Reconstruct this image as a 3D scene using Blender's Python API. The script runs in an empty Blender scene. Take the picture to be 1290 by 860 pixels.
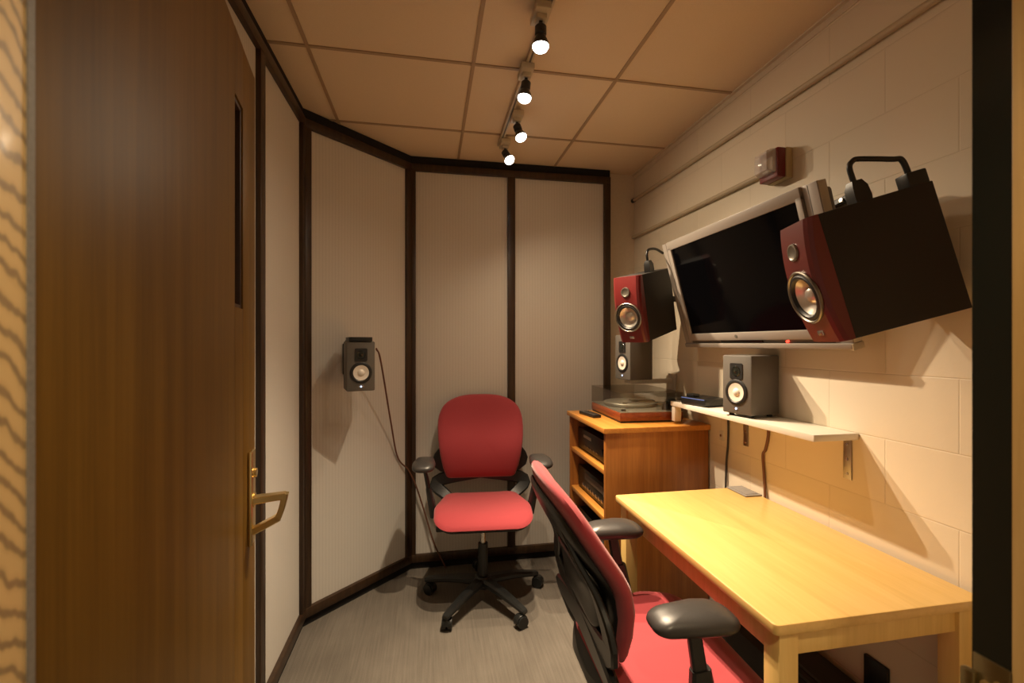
import bpy, bmesh, math, random
from mathutils import Vector, Matrix
random.seed(7)
PI = math.pi
SC = bpy.context.scene
COL = SC.collection
R = math.radians

# ------------------------------------------------------------------ materials
def mat(name, col, rough=0.5, metal=0.0, spec=0.5, coat=0.0, emit=None, estr=0.0, trans=0.0, sheen=0.0):
    m = bpy.data.materials.new(name); m.use_nodes = True
    b = m.node_tree.nodes['Principled BSDF']
    b.inputs['Base Color'].default_value = (*col, 1)
    b.inputs['Roughness'].default_value = rough
    b.inputs['Metallic'].default_value = metal
    b.inputs['Specular IOR Level'].default_value = spec
    b.inputs['Coat Weight'].default_value = coat
    b.inputs['Coat Roughness'].default_value = 0.15
    b.inputs['Transmission Weight'].default_value = trans
    if sheen:
        b.inputs['Sheen Weight'].default_value = sheen
    if emit:
        b.inputs['Emission Color'].default_value = (*emit, 1)
        b.inputs['Emission Strength'].default_value = estr
    return m

class NT:
    """tiny helper around a material's node tree"""
    def __init__(s, m):
        s.m = m; s.t = m.node_tree; s.b = s.t.nodes['Principled BSDF']
    def n(s, typ, **kw):
        x = s.t.nodes.new(typ)
        for k, v in kw.items():
            if k in x.inputs.keys(): x.inputs[k].default_value = v
            else: setattr(x, k, v)
        return x
    def l(s, a, b): s.t.links.new(a, b)
    def coords(s, scale=(1, 1, 1), loc=(0, 0, 0), rot=(0, 0, 0)):
        tc = s.n('ShaderNodeTexCoord'); mp = s.n('ShaderNodeMapping')
        mp.inputs['Scale'].default_value = scale; mp.inputs['Location'].default_value = loc
        mp.inputs['Rotation'].default_value = rot
        s.l(tc.outputs['Object'], mp.inputs['Vector']); return mp.outputs['Vector']
    def ramp(s, fac, stops):
        r = s.n('ShaderNodeValToRGB'); e = r.color_ramp.elements
        while len(e) < len(stops): e.new(0.5)
        for k, (p, c) in enumerate(stops):
            e[k].position = p; e[k].color = (*c, 1)
        s.l(fac, r.inputs['Fac']); return r.outputs['Color']
    def bump(s, h, strength=0.3, dist=0.002):
        b = s.n('ShaderNodeBump'); b.inputs['Strength'].default_value = strength
        b.inputs['Distance'].default_value = dist
        s.l(h, b.inputs['Height']); s.l(b.outputs['Normal'], s.b.inputs['Normal']); return b

def wood(name, c_dark, c_mid, c_light, scale=(30, 30, 1.5), rough=0.4, coat=0.0, bump=0.05, spread=0.16, coatrough=0.15):
    m = mat(name, c_mid, rough, coat=coat); w = NT(m)
    m.node_tree.nodes['Principled BSDF'].inputs['Coat Roughness'].default_value = coatrough
    v = w.coords(scale)
    n1 = w.n('ShaderNodeTexNoise', Scale=1.0, Detail=6.0, Roughness=0.6, Distortion=0.4); w.l(v, n1.inputs['Vector'])
    v2 = w.coords(tuple(x * 6 for x in scale))
    n2 = w.n('ShaderNodeTexNoise', Scale=1.0, Detail=3.0); w.l(v2, n2.inputs['Vector'])
    mx = w.n('ShaderNodeMath', operation='MULTIPLY_ADD'); w.l(n2.outputs['Fac'], mx.inputs[0]); mx.inputs[1].default_value = 0.35
    w.l(n1.outputs['Fac'], mx.inputs[2])
    c = w.ramp(mx.outputs[0], [(0.68 - spread * 1.4, c_dark), (0.68, c_mid), (0.68 + spread * 1.4, c_light)])
    w.l(c, w.b.inputs['Base Color'])
    if bump: w.bump(mx.outputs[0], bump, 0.001)
    return m

def noisy(name, c1, c2, scale=200, rough=0.8, bump=0.2, stretch=(1, 1, 1), dist=0.001, sheen=0.0, detail=3.0):
    m = mat(name, c1, rough, sheen=sheen); w = NT(m)
    v = w.coords(stretch)
    n = w.n('ShaderNodeTexNoise', Scale=float(scale), Detail=detail); w.l(v, n.inputs['Vector'])
    w.l(w.ramp(n.outputs['Fac'], [(0.3, c1), (0.7, c2)]), w.b.inputs['Base Color'])
    if bump: w.bump(n.outputs['Fac'], bump, dist)
    return m

MT = {}
MT['trim'] = wood('dark_walnut_trim', (.022, .010, .004), (.038, .018, .007), (.060, .030, .012), (40, 40, 2), .42, .1)
MT['black_gap'] = mat('plain_black', (.006, .005, .005), .9)  # plain black for the strips above and below the trim, and the panel backing
MT['black'] = noisy('black_plastic', (.008, .008, .008), (.011, .011, .011), 400, .4, .05)
MT['black_matte'] = noisy('black_textured_vinyl', (.012, .009, .007), (.018, .014, .011), 500, .7, .25)
MT['black_gloss'] = mat('black_gloss', (.014, .016, .013), .16)
MT['chair_black'] = noisy('chair_black_plastic', (.0075, .008, .008), (.011, .012, .012), 350, .36, .08)
MT['arm_pad'] = noisy('charcoal_urethane', (.035, .032, .031), (.042, .039, .037), 500, .36, .06)
MT['chrome'] = mat('brushed_chrome', (.55, .52, .48), .25, 1.0)
MT['steel'] = mat('bracket_steel', (.36, .33, .27), .38, 1.0)
MT['brass'] = mat('polished_brass', (.80, .62, .29), .3, 1.0)
MT['brass_dull'] = mat('aged_brass', (.30, .24, .12), .35, 1.0)
MT['red'] = noisy('red_upholstery', (.33, .030, .041), (.40, .043, .054), 900, .85, .25, dist=.0006, sheen=.25)
MT['speaker_red'] = mat('red_lacquer', (.125, .010, .010), .36, coat=.15)
MT['speaker_grey'] = noisy('grey_speaker_vinyl', (.105, .095, .082), (.125, .112, .098), 500, .5, .1)
MT['cone'] = mat('silver_cone', (.66, .62, .56), .32, .75)
MT['cone_white'] = mat('pale_paper_cone', (.78, .72, .64), .5, .1)
MT['ring'] = mat('grey_metal_ring', (.28, .26, .22), .35, .9)
MT['rubber'] = mat('rubber_surround', (.012, .012, .012), .45)
MT['silver'] = mat('tv_silver_plastic', (.30, .265, .235), .45, .15)
MT['silver_dark'] = mat('tv_groove_grey', (.12, .11, .095), .5)
MT['screen'] = mat('dark_screen', (.0015, .0015, .002), .1, spec=.12)
MT['led_red'] = mat('red_led', (.6, .03, .02), .4, emit=(1, .06, .03), estr=2.5)
MT['led_blue'] = mat('blue_white_led', (.5, .6, .9), .4, emit=(.55, .7, 1), estr=1.1)
MT['blue_dim'] = mat('dim_blue_light', (.05, .07, .2), .4, emit=(.3, .45, 1), estr=.22)
MT['white_plastic'] = mat('white_plastic', (.62, .57, .50), .45)
MT['cream_metal'] = mat('cream_enamel', (.55, .48, .36), .45)
MT['paint_white'] = mat('white_shelf_laminate', (.70, .65, .56), .45)
MT['conduit'] = mat('painted_conduit', (.50, .41, .28), .5)
MT['cord_black'] = mat('black_cord', (.02, .017, .014), .5)
MT['cord_brown'] = mat('brown_cord', (.14, .055, .028), .5)
MT['alarm_red'] = mat('alarm_red_plastic', (.16, .008, .007), .4)
MT['alarm_base'] = mat('ivory_plastic', (.50, .40, .22), .5)
MT['grommet'] = noisy('grey_plastic', (.19, .175, .16), (.24, .22, .2), 300, .5, .1)
MT['platter'] = mat('turntable_aluminium', (.55, .55, .50), .35, .6)
MT['deck'] = mat('turntable_deck', (.42, .41, .36), .4, .5)
MT['bulb'] = mat('lit_bulb', (1, .95, .85), .4, emit=(1, .93, .82), estr=9)
MT['lamp_black'] = mat('lamp_holder_black', (.016, .014, .014), .35)
MT['glass_dark'] = mat('dark_wired_glass', (.012, .014, .013), .08)
MT['hinge'] = mat('dark_hinge', (.02, .022, .018), .35, .6)

MT['door'] = wood('varnished_door_veneer', (.108, .053, .0075), (.155, .078, .0112), (.20, .104, .017), (26, 26, .9), .46, .0, .03, .2, .32)
MT['door_edge'] = wood('door_edge_wood', (.035, .014, .005), (.05, .02, .007), (.07, .03, .01), (60, 60, 2), .5)
MT['table_top'] = wood('maple_table_top', (.58, .37, .115), (.665, .435, .145), (.73, .49, .18), (22, 1.2, 22), .36, .12, .02, .2)
MT['table_frame'] = wood('maple_table_frame', (.60, .40, .125), (.69, .47, .16), (.76, .54, .20), (30, 30, 1.6), .4, .08, .02, .2)
MT['cabinet'] = wood('oak_cabinet', (.20, .066, .010), (.285, .10, .017), (.37, .145, .028), (26, 26, 1.3), .4, .1, .03, .18)
MT['cabinet_top'] = wood('oak_cabinet_top', (.36, .14, .022), (.46, .19, .034), (.54, .24, .05), (26, 1.3, 26), .36, .15, .02, .18)
MT['plinth'] = wood('rosewood_plinth', (.13, .028, .008), (.20, .045, .012), (.27, .07, .018), (40, 3, 60), .35, .2, .03, .18)

# oak door jamb: cathedral grain
def jamb_mat():
    m = mat('oak_jamb', (.62, .40, .15), .45, coat=.1); w = NT(m)
    v = w.coords((1, 1, 1))
    n0 = w.n('ShaderNodeTexNoise', Scale=14.0, Detail=3.0); w.l(w.coords((1, 3, 1)), n0.inputs['Vector'])
    wv = w.n('ShaderNodeTexWave', Scale=15.0, Distortion=7.0, Detail=3.0); wv.bands_direction = 'Z'; wv.wave_profile = 'SIN'
    wv.inputs['Detail Scale'].default_value = .55; wv.inputs['Detail Roughness'].default_value = .6
    w.l(w.coords((.4, 3.0, 1.0), rot=(R(16), 0, 0)), wv.inputs['Vector'])
    n1 = w.n('ShaderNodeTexNoise', Scale=220.0, Detail=4.0); w.l(w.coords((1, 1, .35)), n1.inputs['Vector'])
    ml = w.n('ShaderNodeMath', operation='MULTIPLY_ADD'); w.l(n1.outputs['Fac'], ml.inputs[0]); ml.inputs[1].default_value = .35; w.l(wv.outputs['Fac'], ml.inputs[2])
    w.l(w.ramp(ml.outputs[0], [(.12, (.33, .225, .12)), (.30, (.40, .28, .14)), (.46, (.66, .46, .21)), (1, (.74, .53, .25))]), w.b.inputs['Base Color'])
    return m
MT['jamb'] = jamb_mat()
MT['jamb_plain'] = wood('oak_stop', (.50, .30, .09), (.58, .36, .12), (.66, .43, .16), (30, 30, 2), .45, .1)

def cmu():
    m = mat('painted_block_wall', (.72, .64, .50), .55); w = NT(m)
    tc = w.n('ShaderNodeTexCoord'); sp = w.n('ShaderNodeSeparateXYZ'); w.l(tc.outputs['Object'], sp.inputs[0])
    cb = w.n('ShaderNodeCombineXYZ')
    a = w.n('ShaderNodeMath', operation='ADD'); a.inputs[1].default_value = -.95 + .39 * 12
    b = w.n('ShaderNodeMath', operation='ADD'); b.inputs[1].default_value = -1.27 + .1975 * 10
    w.l(sp.outputs['Y'], a.inputs[0]); w.l(sp.outputs['Z'], b.inputs[0])
    w.l(a.outputs[0], cb.inputs['X']); w.l(b.outputs[0], cb.inputs['Y'])
    br = w.n('ShaderNodeTexBrick', Scale=1.0)
    br.inputs['Brick Width'].default_value = .39; br.inputs['Row Height'].default_value = .1975
    br.inputs['Mortar Size'].default_value = .0026; br.inputs['Mortar Smooth'].default_value = .8
    br.inputs['Color1'].default_value = (.70, .62, .485, 1); br.inputs['Color2'].default_value = (.73, .645, .505, 1)
    br.inputs['Mortar'].default_value = (.66, .58, .45, 1)
    w.l(cb.outputs[0], br.inputs['Vector']); w.l(br.outputs['Color'], w.b.inputs['Base Color'])
    nz = w.n('ShaderNodeTexNoise', Scale=90.0, Detail=4.0); w.l(tc.outputs['Object'], nz.inputs['Vector'])
    mm = w.n('ShaderNodeMath', operation='MULTIPLY_ADD'); w.l(br.outputs['Fac'], mm.inputs[0]); mm.inputs[1].default_value = -1.0
    s = w.n('ShaderNodeMath', operation='MULTIPLY'); s.inputs[1].default_value = .18; w.l(nz.outputs['Fac'], s.inputs[0])
    w.l(s.outputs[0], mm.inputs[2]); w.bump(mm.outputs[0], .38, .0022)
    return m
MT['block'] = cmu()
MT['plaster'] = noisy('cream_plaster', (.66, .57, .44), (.70, .61, .47), 60, .6, .1)
MT['ceiling'] = noisy('ceiling_tile', (.73, .60, .43), (.77, .635, .46), 350, .8, .25, dist=.0008)
MT['grid'] = mat('ceiling_grid_shaded', (.40, .29, .185), .5)  # white T-bars coloured tan-brown: the shade along them is in the colour

def panel_mat():
    m = mat('ribbed_acoustic_fabric', (.60, .53, .43), .85); w = NT(m)
    v = w.coords((1, 1, 1))
    wv = w.n('ShaderNodeTexWave', Scale=17.5, Distortion=0.15, Detail=1.0); wv.bands_direction = 'X'; wv.wave_profile = 'SIN'
    w.l(v, wv.inputs['Vector'])
    wf = w.n('ShaderNodeTexWave', Scale=52.0, Distortion=0.0, Detail=0.0); wf.bands_direction = 'Z'
    w.l(v, wf.inputs['Vector'])
    ad = w.n('ShaderNodeMath', operation='MULTIPLY_ADD'); w.l(wf.outputs['Fac'], ad.inputs[0]); ad.inputs[1].default_value = .3
    w.l(wv.outputs['Fac'], ad.inputs[2])
    w.l(w.ramp(ad.outputs[0], [(0.0, (.60, .573, .525)), (.55, (.64, .613, .565)), (1.0, (.66, .632, .583))]), w.b.inputs['Base Color'])
    w.bump(ad.outputs[0], .22, .0010)
    return m
MT['panel'] = panel_mat()

def carpet_mat():
    m = mat('grey_brown_carpet', (.2, .17, .14), .95, spec=.2); w = NT(m)
    v = w.coords((70, 2.5, 1), rot=(0, 0, R(3))); v2 = w.coords((2.2, 2.2, 1))
    a = w.n('ShaderNodeTexNoise', Scale=1.6, Detail=6.0); w.l(v, a.inputs['Vector'])
    b = w.n('ShaderNodeTexNoise', Scale=1.6, Detail=4.0); w.l(v2, b.inputs['Vector'])
    c = w.n('ShaderNodeTexNoise', Scale=260.0, Detail=2.0); w.l(w.coords(), c.inputs['Vector'])
    s = w.n('ShaderNodeMath', operation='ADD'); w.l(a.outputs['Fac'], s.inputs[0]); w.l(b.outputs['Fac'], s.inputs[1])
    t = w.n('ShaderNodeMath', operation='MULTIPLY_ADD'); w.l(c.outputs['Fac'], t.inputs[0]); t.inputs[1].default_value = .7; w.l(s.outputs[0], t.inputs[2])
    d = w.n('ShaderNodeMath', operation='DIVIDE'); d.inputs[1].default_value = 2.7; w.l(t.outputs[0], d.inputs[0])
    w.l(w.ramp(d.outputs[0], [(.36, (.118, .103, .087)), (.5, (.152, .134, .113)), (.64, (.190, .168, .143))]), w.b.inputs['Base Color'])
    w.bump(t.outputs[0], .5, .003)
    return m
MT['carpet'] = carpet_mat()

def lid_mat():
    m = bpy.data.materials.new('smoked_acrylic'); m.use_nodes = True
    t = m.node_tree; t.nodes.clear()
    o = t.nodes.new('ShaderNodeOutputMaterial'); tr = t.nodes.new('ShaderNodeBsdfTransparent'); gl = t.nodes.new('ShaderNodeBsdfGlossy')
    mx = t.nodes.new('ShaderNodeMixShader'); fr = t.nodes.new('ShaderNodeMath'); lw = t.nodes.new('ShaderNodeLayerWeight'); pw = t.nodes.new('ShaderNodeMath')
    tr.inputs[0].default_value = (.80, .79, .765, 1); gl.inputs['Roughness'].default_value = .05
    gl.inputs[0].default_value = (.9, .9, .9, 1); pw.operation = 'POWER'; pw.inputs[1].default_value = 5; fr.operation = 'MULTIPLY_ADD'; fr.inputs[1].default_value = .45; fr.inputs[2].default_value = .05
    t.links.new(lw.outputs['Facing'], pw.inputs[0]); t.links.new(pw.outputs[0], fr.inputs[0])
    t.links.new(fr.outputs[0], mx.inputs[0]); t.links.new(tr.outputs[0], mx.inputs[1]); t.links.new(gl.outputs[0], mx.inputs[2])
    t.links.new(mx.outputs[0], o.inputs[0]); return m
MT['lid'] = lid_mat()
MT['lens'] = mat('clear_strobe_lens', (.85, .80, .78), .1); MT['lens'].node_tree.nodes['Principled BSDF'].inputs['Alpha'].default_value = .5

# ------------------------------------------------------------------ mesh builder
def catmull(pts, n=6):
    P = [Vector(p) for p in pts]
    if len(P) < 3: return P
    Q = [P[0] * 2 - P[1]] + P + [P[-1] * 2 - P[-2]]
    out = []
    for i in range(1, len(Q) - 2):
        a, b, c, d = Q[i - 1], Q[i], Q[i + 1], Q[i + 2]
        for k in range(n):
            t = k / n
            out.append(.5 * ((2 * b) + (c - a) * t + (2 * a - 5 * b + 4 * c - d) * t * t + (3 * b - a - 3 * c + d) * t ** 3))
    out.append(P[-1]); return out

MT['door'].node_tree.nodes['Principled BSDF'].inputs['Specular IOR Level'].default_value = .15
def rounded_poly(pts, radii, seg=8):
    out = []; n = len(pts)
    for i in range(n):
        p = Vector(pts[i]); a = Vector(pts[i - 1]); b = Vector(pts[(i + 1) % n]); r = radii[i] if hasattr(radii, '__len__') else radii
        da = (a - p); db = (b - p); la, lb = da.length, db.length; da.normalize(); db.normalize()
        ang = da.angle(db)
        t = min(r / math.tan(ang / 2), la * .49, lb * .49); r2 = t * math.tan(ang / 2)
        if r2 < 1e-5: out.append(p); continue
        c = p + (da + db).normalized() * (r2 / math.sin(ang / 2))
        s = p + da * t - c; e = p + db * t - c
        a0 = math.atan2(s.y, s.x); a1 = math.atan2(e.y, e.x); d = (a1 - a0 + PI) % (2 * PI) - PI
        for k in range(seg + 1):
            q = a0 + d * k / seg; out.append(c + Vector((math.cos(q), math.sin(q))) * r2)
    return [Vector((p[0], p[1])) for p in out]

class MB:
    def __init__(s): s.bm = bmesh.new(); s.mi = 0
    def _add(s, verts, faces, M=None):
        vs = [s.bm.verts.new((M @ Vector(v)) if M else Vector(v)) for v in verts]
        out = []
        for f in faces:
            try:
                q = s.bm.faces.new([vs[i] for i in f]); q.material_index = s.mi; out.append(q)
            except ValueError: pass
        return vs, out
    def box(s, c, d, bevel=0.0, M=None, seg=2):
        x, y, z = d[0] / 2, d[1] / 2, d[2] / 2
        T = Matrix.Translation(Vector(c))
        if M: T = M @ T
        vs, fs = s._add([(-x, -y, -z), (x, -y, -z), (x, y, -z), (-x, y, -z), (-x, -y, z), (x, -y, z), (x, y, z), (-x, y, z)],
                        [(0, 3, 2, 1), (4, 5, 6, 7), (0, 1, 5, 4), (1, 2, 6, 5), (2, 3, 7, 6), (3, 0, 4, 7)], T)
        if bevel:
            es = list({e for f in fs for e in f.edges})
            bmesh.ops.bevel(s.bm, geom=es, offset=bevel, segments=seg, profile=.5, affect='EDGES', material=s.mi)
        return s
    def box2(s, a, b, bevel=0.0, M=None):
        return s.box([(a[i] + b[i]) / 2 for i in range(3)], [abs(b[i] - a[i]) for i in range(3)], bevel, M)
    def ring_loft(s, rings, cap0=True, cap1=True, M=None):
        n = len(rings[0]); verts = [p for r in rings for p in r]; faces = []
        for k in range(len(rings) - 1):
            for i in range(n):
                j = (i + 1) % n; faces.append((k * n + i, k * n + j, (k + 1) * n + j, (k + 1) * n + i))
        if cap0: faces.append(tuple(range(n))[::-1])
        if cap1: faces.append(tuple((len(rings) - 1) * n + i for i in range(n)))
        s._add(verts, faces, M); return s
    def cyl(s, p0, p1, r0, r1=None, seg=20, M=None):
        p0, p1 = Vector(p0), Vector(p1); r1 = r0 if r1 is None else r1
        ax = (p1 - p0).normalized(); u = ax.orthogonal().normalized(); v = ax.cross(u)
        rg = [[p + (u * math.cos(2 * PI * i / seg) + v * math.sin(2 * PI * i / seg)) * r for i in range(seg)] for p, r in ((p0, r0), (p1, r1))]
        return s.ring_loft(rg, M=M)
    def lathe(s, prof, M=None, seg=28, cap0=True, cap1=True):
        rg = [[Vector((r * math.cos(2 * PI * i / seg), r * math.sin(2 * PI * i / seg), z)) for i in range(seg)] for r, z in prof]
        return s.ring_loft(rg, cap0, cap1, M)
    def tube(s, path, r, seg=8, smooth=6, M=None):
        P = catmull(path, smooth) if smooth else [Vector(p) for p in path]
        rg = []; u = None
        for i, p in enumerate(P):
            t = (P[min(i + 1, len(P) - 1)] - P[max(i - 1, 0)]).normalized()
            u = (t.orthogonal() if u is None else u - t * u.dot(t)).normalized(); v = t.cross(u)
            rg.append([p + (u * math.cos(2 * PI * k / seg) + v * math.sin(2 * PI * k / seg)) * r for k in range(seg)])
        return s.ring_loft(rg, M=M)
    def sweep(s, path, sec, side, smooth=6, M=None, rnd=.3):
        """rounded rectangular bar along a path; sec = [(width along side, thickness)] per control point"""
        n0 = len(path); P = catmull(path, smooth) if smooth and n0 > 2 else [Vector(p) for p in path]
        S = catmull([(a, b, 0) for a, b in sec], smooth) if smooth and n0 > 2 else [Vector((a, b, 0)) for a, b in sec]
        rg = []; side = Vector(side)
        for i, p in enumerate(P):
            t = (P[min(i + 1, len(P) - 1)] - P[max(i - 1, 0)]).normalized()
            a = (side - t * side.dot(t)).normalized(); b = t.cross(a)
            w, h = S[i].x / 2, S[i].y / 2; c = min(w, h) * rnd
            rg.append([p + a * x + b * y for x, y in ((w, h - c), (w - c, h), (-w + c, h), (-w, h - c), (-w, -h + c), (-w + c, -h), (w - c, -h), (w, -h + c))])
        return s.ring_loft(rg, M=M)
    def prism(s, poly, z0, z1, M=None, bevel=0.0):
        n = len(poly)
        v, f = s._add([(p[0], p[1], z0) for p in poly] + [(p[0], p[1], z1) for p in poly],
               [tuple(range(n))[::-1], tuple(range(n, 2 * n))] + [(i, (i + 1) % n, n + (i + 1) % n, n + i) for i in range(n)], M)
        if bevel:
            es = list({e for q in f[:2] for e in q.edges})
            bmesh.ops.bevel(s.bm, geom=es, offset=bevel, segments=2, profile=.5, affect='EDGES', material=s.mi)
        return s
    def cushion(s, outline, top, bot, bend=lambda x, y: 0, M=None, k=4.0, rings=(.0, .3, .55, .75, .87, .94, .98, 1.0), cen=None):
        n = len(outline); cx = sum(p[0] for p in outline) / n; cy = sum(p[1] for p in outline) / n
        if cen: cx, cy = cen
        verts = []; faces = []; idx = {}
        def pt(sv, p, sgn):
            x = cx + (p[0] - cx) * sv; y = cy + (p[1] - cy) * sv
            h = math.sqrt(max(0, 1 - sv ** k))
            return (x, y, bend(x, y) + (top * h if sgn > 0 else -bot * h))
        for sgn in (1, -1):
            idx[(sgn, 0)] = [len(verts)] * n; verts.append(pt(0, (cx, cy), sgn))
            for r in range(1, len(rings)):
                if r == len(rings) - 1 and sgn < 0: idx[(sgn, r)] = idx[(1, r)]; continue
                idx[(sgn, r)] = list(range(len(verts), len(verts) + n)); verts += [pt(rings[r], p, sgn) for p in outline]
            for r in range(len(rings) - 1):
                A, B = idx[(sgn, r)], idx[(sgn, r + 1)]
                for i in range(n):
                    j = (i + 1) % n
                    f = (A[i], B[i], B[j]) if r == 0 else (A[i], B[i], B[j], A[j])
                    faces.append(f if sgn > 0 else f[::-1])
        s._add(verts, faces, M); return s
    def build(s, name, mats, parent=None, sharp=32, smooth=True):
        bmesh.ops.recalc_face_normals(s.bm, faces=s.bm.faces[:])
        s.bm.normal_update()
        for f in s.bm.faces: f.smooth = smooth
        for e in s.bm.edges:
            if len(e.link_faces) == 2 and e.calc_face_angle(0) > R(sharp): e.smooth = False
        me = bpy.data.meshes.new(name); s.bm.to_mesh(me); s.bm.free()
        for m in (mats if isinstance(mats, (list, tuple)) else [mats]): me.materials.append(MT[m])
        o = bpy.data.objects.new(name, me); COL.objects.link(o)
        if parent: o.parent = parent
        return o

def tag(o, label=None, cat=None, group=None, kind=None):
    if label: o['label'] = label
    if cat: o['category'] = cat
    if group: o['group'] = group
    if kind: o['kind'] = kind
    return o
def empty(name, loc, rz=0.0, label=None, cat=None, group=None, M=None):
    o = bpy.data.objects.new(name, None); COL.objects.link(o); o.empty_display_size = .1
    if M is not None: o.matrix_world = M
    else: o.location = loc; o.rotation_euler = (0, 0, rz)
    return tag(o, label, cat, group)
def struct(o): o['kind'] = 'structure'; return o
def axis_m(loc, x, y, z):
    return Matrix(((x[0], y[0], z[0], loc[0]), (x[1], y[1], z[1], loc[1]), (x[2], y[2], z[2], loc[2]), (0, 0, 0, 1)))
def copy_tree(o, parent=None):
    c = o.copy(); COL.objects.link(c)
    if parent: c.parent = parent
    for ch in [x for x in bpy.data.objects if x.parent == o]: copy_tree(ch, c)
    return c

# ------------------------------------------------------------------ room shell
ZC = 2.493; XR = 1.361; XL = -.62; YB = 2.85; YF = .41
# panel faces: left x=-.60, chamfer (-.60,2.32)->(-.105,2.80), back y=2.80
A = Vector((-.60, 2.32)); B = Vector((-.108, 2.80))
m = MB(); m.box2((-1.6, -1.6, -.06), (1.7, 3.1, 0)); struct(m.build('floor', 'carpet'))
m = MB(); m.box2((-1.0, .29, ZC), (1.5, 3.0, ZC + .08)); struct(m.build('ceiling', 'ceiling'))
m = MB()
for x in (-.455, .177, .79): m.box2((x - .007, YF, ZC - .004), (x + .007, YB, ZC + .001))
for y in (.61, 1.22, 1.83, 2.42): m.box2((XL, y - .007, ZC - .0045), (XR, y + .007, ZC + .001))
struct(m.build('trim_1', 'grid'))
m = MB(); m.box2((XR - .02, YF, ZC - .006), (XR, YB, ZC)); m.box2((XR - .004, YF, ZC - .03), (XR, YB, ZC)); struct(m.build('trim_2', 'plaster'))
m = MB(); m.box2((XR, .29, 0), (XR + .12, 3.0, ZC)); struct(m.build('wall_right', 'block'))
m = MB(); m.box2((-.75, YB, 0), (XR, YB + .12, ZC)); struct(m.build('wall_back', 'plaster'))
m = MB(); m.box2((-.75, YF, 0), (XL - .012, 3.0, ZC)); struct(m.build('wall_left', 'plaster'))
# front wall with the doorway
m = MB(); m.box2((-.95, .29, 0), (-.345, YF, ZC)); m.box2((.64, .29, 0), (XR, YF, ZC)); m.box2((-.345, .29, 2.10), (.64, YF, ZC))
struct(m.build('wall_front', 'plaster'))

# acoustic panels (local x along the wall, local y into the room, z up)
ca = (B - A).normalized(); cn = Vector((ca.y, -ca.x))
PZ0, PZ1 = .088, 2.400
def wall_frame(p, d):
    d3 = Vector((d[0], d[1], 0)); nrm = Vector((0, 0, 1)).cross(d3)
    # local x = d, local y = away from the room
    return axis_m((p[0], p[1], 0), d3, nrm, Vector((0, 0, 1)))
def panel(Mw, x0, x1, label):
    b = MB(); b.box2((x0, 0, PZ0 - .03), (x1, .02, PZ1 + .03))
    o = b.build('acoustic_panel', 'panel'); o.matrix_world = Mw
    tag(o, label, 'acoustic panel', 'ribbed acoustic wall panels')
L_M = wall_frame((-.60, YF), (0, 1)); C_M = wall_frame(A, ca); B_M = wall_frame((B.x, 2.80), (1, 0))
ll = 2.32 - YF; cl = (B - A).length
panel(L_M, .02, 1.345, 'cream ribbed acoustic panel mostly hidden behind the open wooden door')
panel(L_M, 1.345, ll, 'cream acoustic panel on the left wall between the door edge and corner post')
panel(C_M, 0, cl, 'cream acoustic panel on the diagonal corner wall behind the small wall speaker')
panel(B_M, 0, .615, 'cream acoustic panel on the back wall directly behind the far red chair')
panel(B_M, .615, 1.25, 'cream acoustic panel on the back wall beside the orange wood cabinet')
def trimset(name, Mw, verts, x0, x1):
    b = MB()
    for (a, c) in verts: b.box2((a, -.018, PZ0 - .002), (c, .018, PZ1 + .002), .003)
    b.box2((x0, -.02, PZ1), (x1, .018, PZ1 + .043), .003)
    b.box2((x0, -.02, PZ0 - .046), (x1, .018, PZ0), .003)
    b.mi = 1
    b.box2((x0, -.006, PZ1 + .043), (x1, .02, ZC - .002)); b.box2((x0, -.004, 0), (x1, .02, PZ0 - .046))
    o = b.build(name, ['trim', 'black_gap']); o.matrix_world = Mw; struct(o)
trimset('trim_3', L_M, [(1.318, 1.366), (ll - .05, ll + .006)], .02, ll + .006)
trimset('trim_4', C_M, [(-.004, .04), (cl - .045, cl + .002)], 0, cl + .006)
trimset('trim_5', B_M, [(-.002, .03), (.592, .640), (1.228, 1.273)], 0, 1.272)
m = MB(); m.box2((B.x - .03, 2.82, 0), (1.16, YB, ZC)); struct(m.build('trim_6', 'black_gap'))

# ------------------------------------------------------------------ door frame
m = MB(); m.box2((-.345, .27, 0), (-.296, .400, 2.10), .002); m.box2((-.345, .27, 2.06), (.64, .41, 2.10), .002); struct(m.build('trim_7', 'jamb'))
m = MB(); m.box2((.6, .27, 0), (.64, .372, 2.06), .002); struct(m.build('trim_8', 'jamb_plain'))
m = MB(); m.box2((.602, .372, 0), (.64, .408, 2.06)); struct(m.build('trim_9', 'black_gloss'))
m = MB(); m.box2((-.318, .398, 0), (-.2945, .404, 2.06)); struct(m.build('trim_10', mats='grommet'))
sp = empty('strike_plate', (.602, .389, .985), 0, 'brass strike plate set in the black edge of the doorway', 'strike plate')
m = MB(); m.box2((-.0025, -.017, -.06), (0.001, .017, .033), .001); m.box2((-.008, .012, -.06), (.001, .026, .012), .002); m.build('plate', 'brass_dull', sp)
m = MB(); m.cyl((-.001, .004, .004), (-.0045, .004, .004), .005); m.build('screw', 'brass', sp)
m = MB(); m.cyl((-.001, -.006, .012), (-.004, -.006, .012), .003); m.build('screw', 'brass', sp)
hg = MB(); hg.box2((-.2962, .315, 1.02), (-.2930, .384, 1.113), .001); hg.cyl((-.292, .386, 1.02), (-.292, .386, 1.113), .003)
tag(hg.build('door_hinge', 'hinge'), 'dark metal hinge on the oak door jamb', 'hinge')

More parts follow.
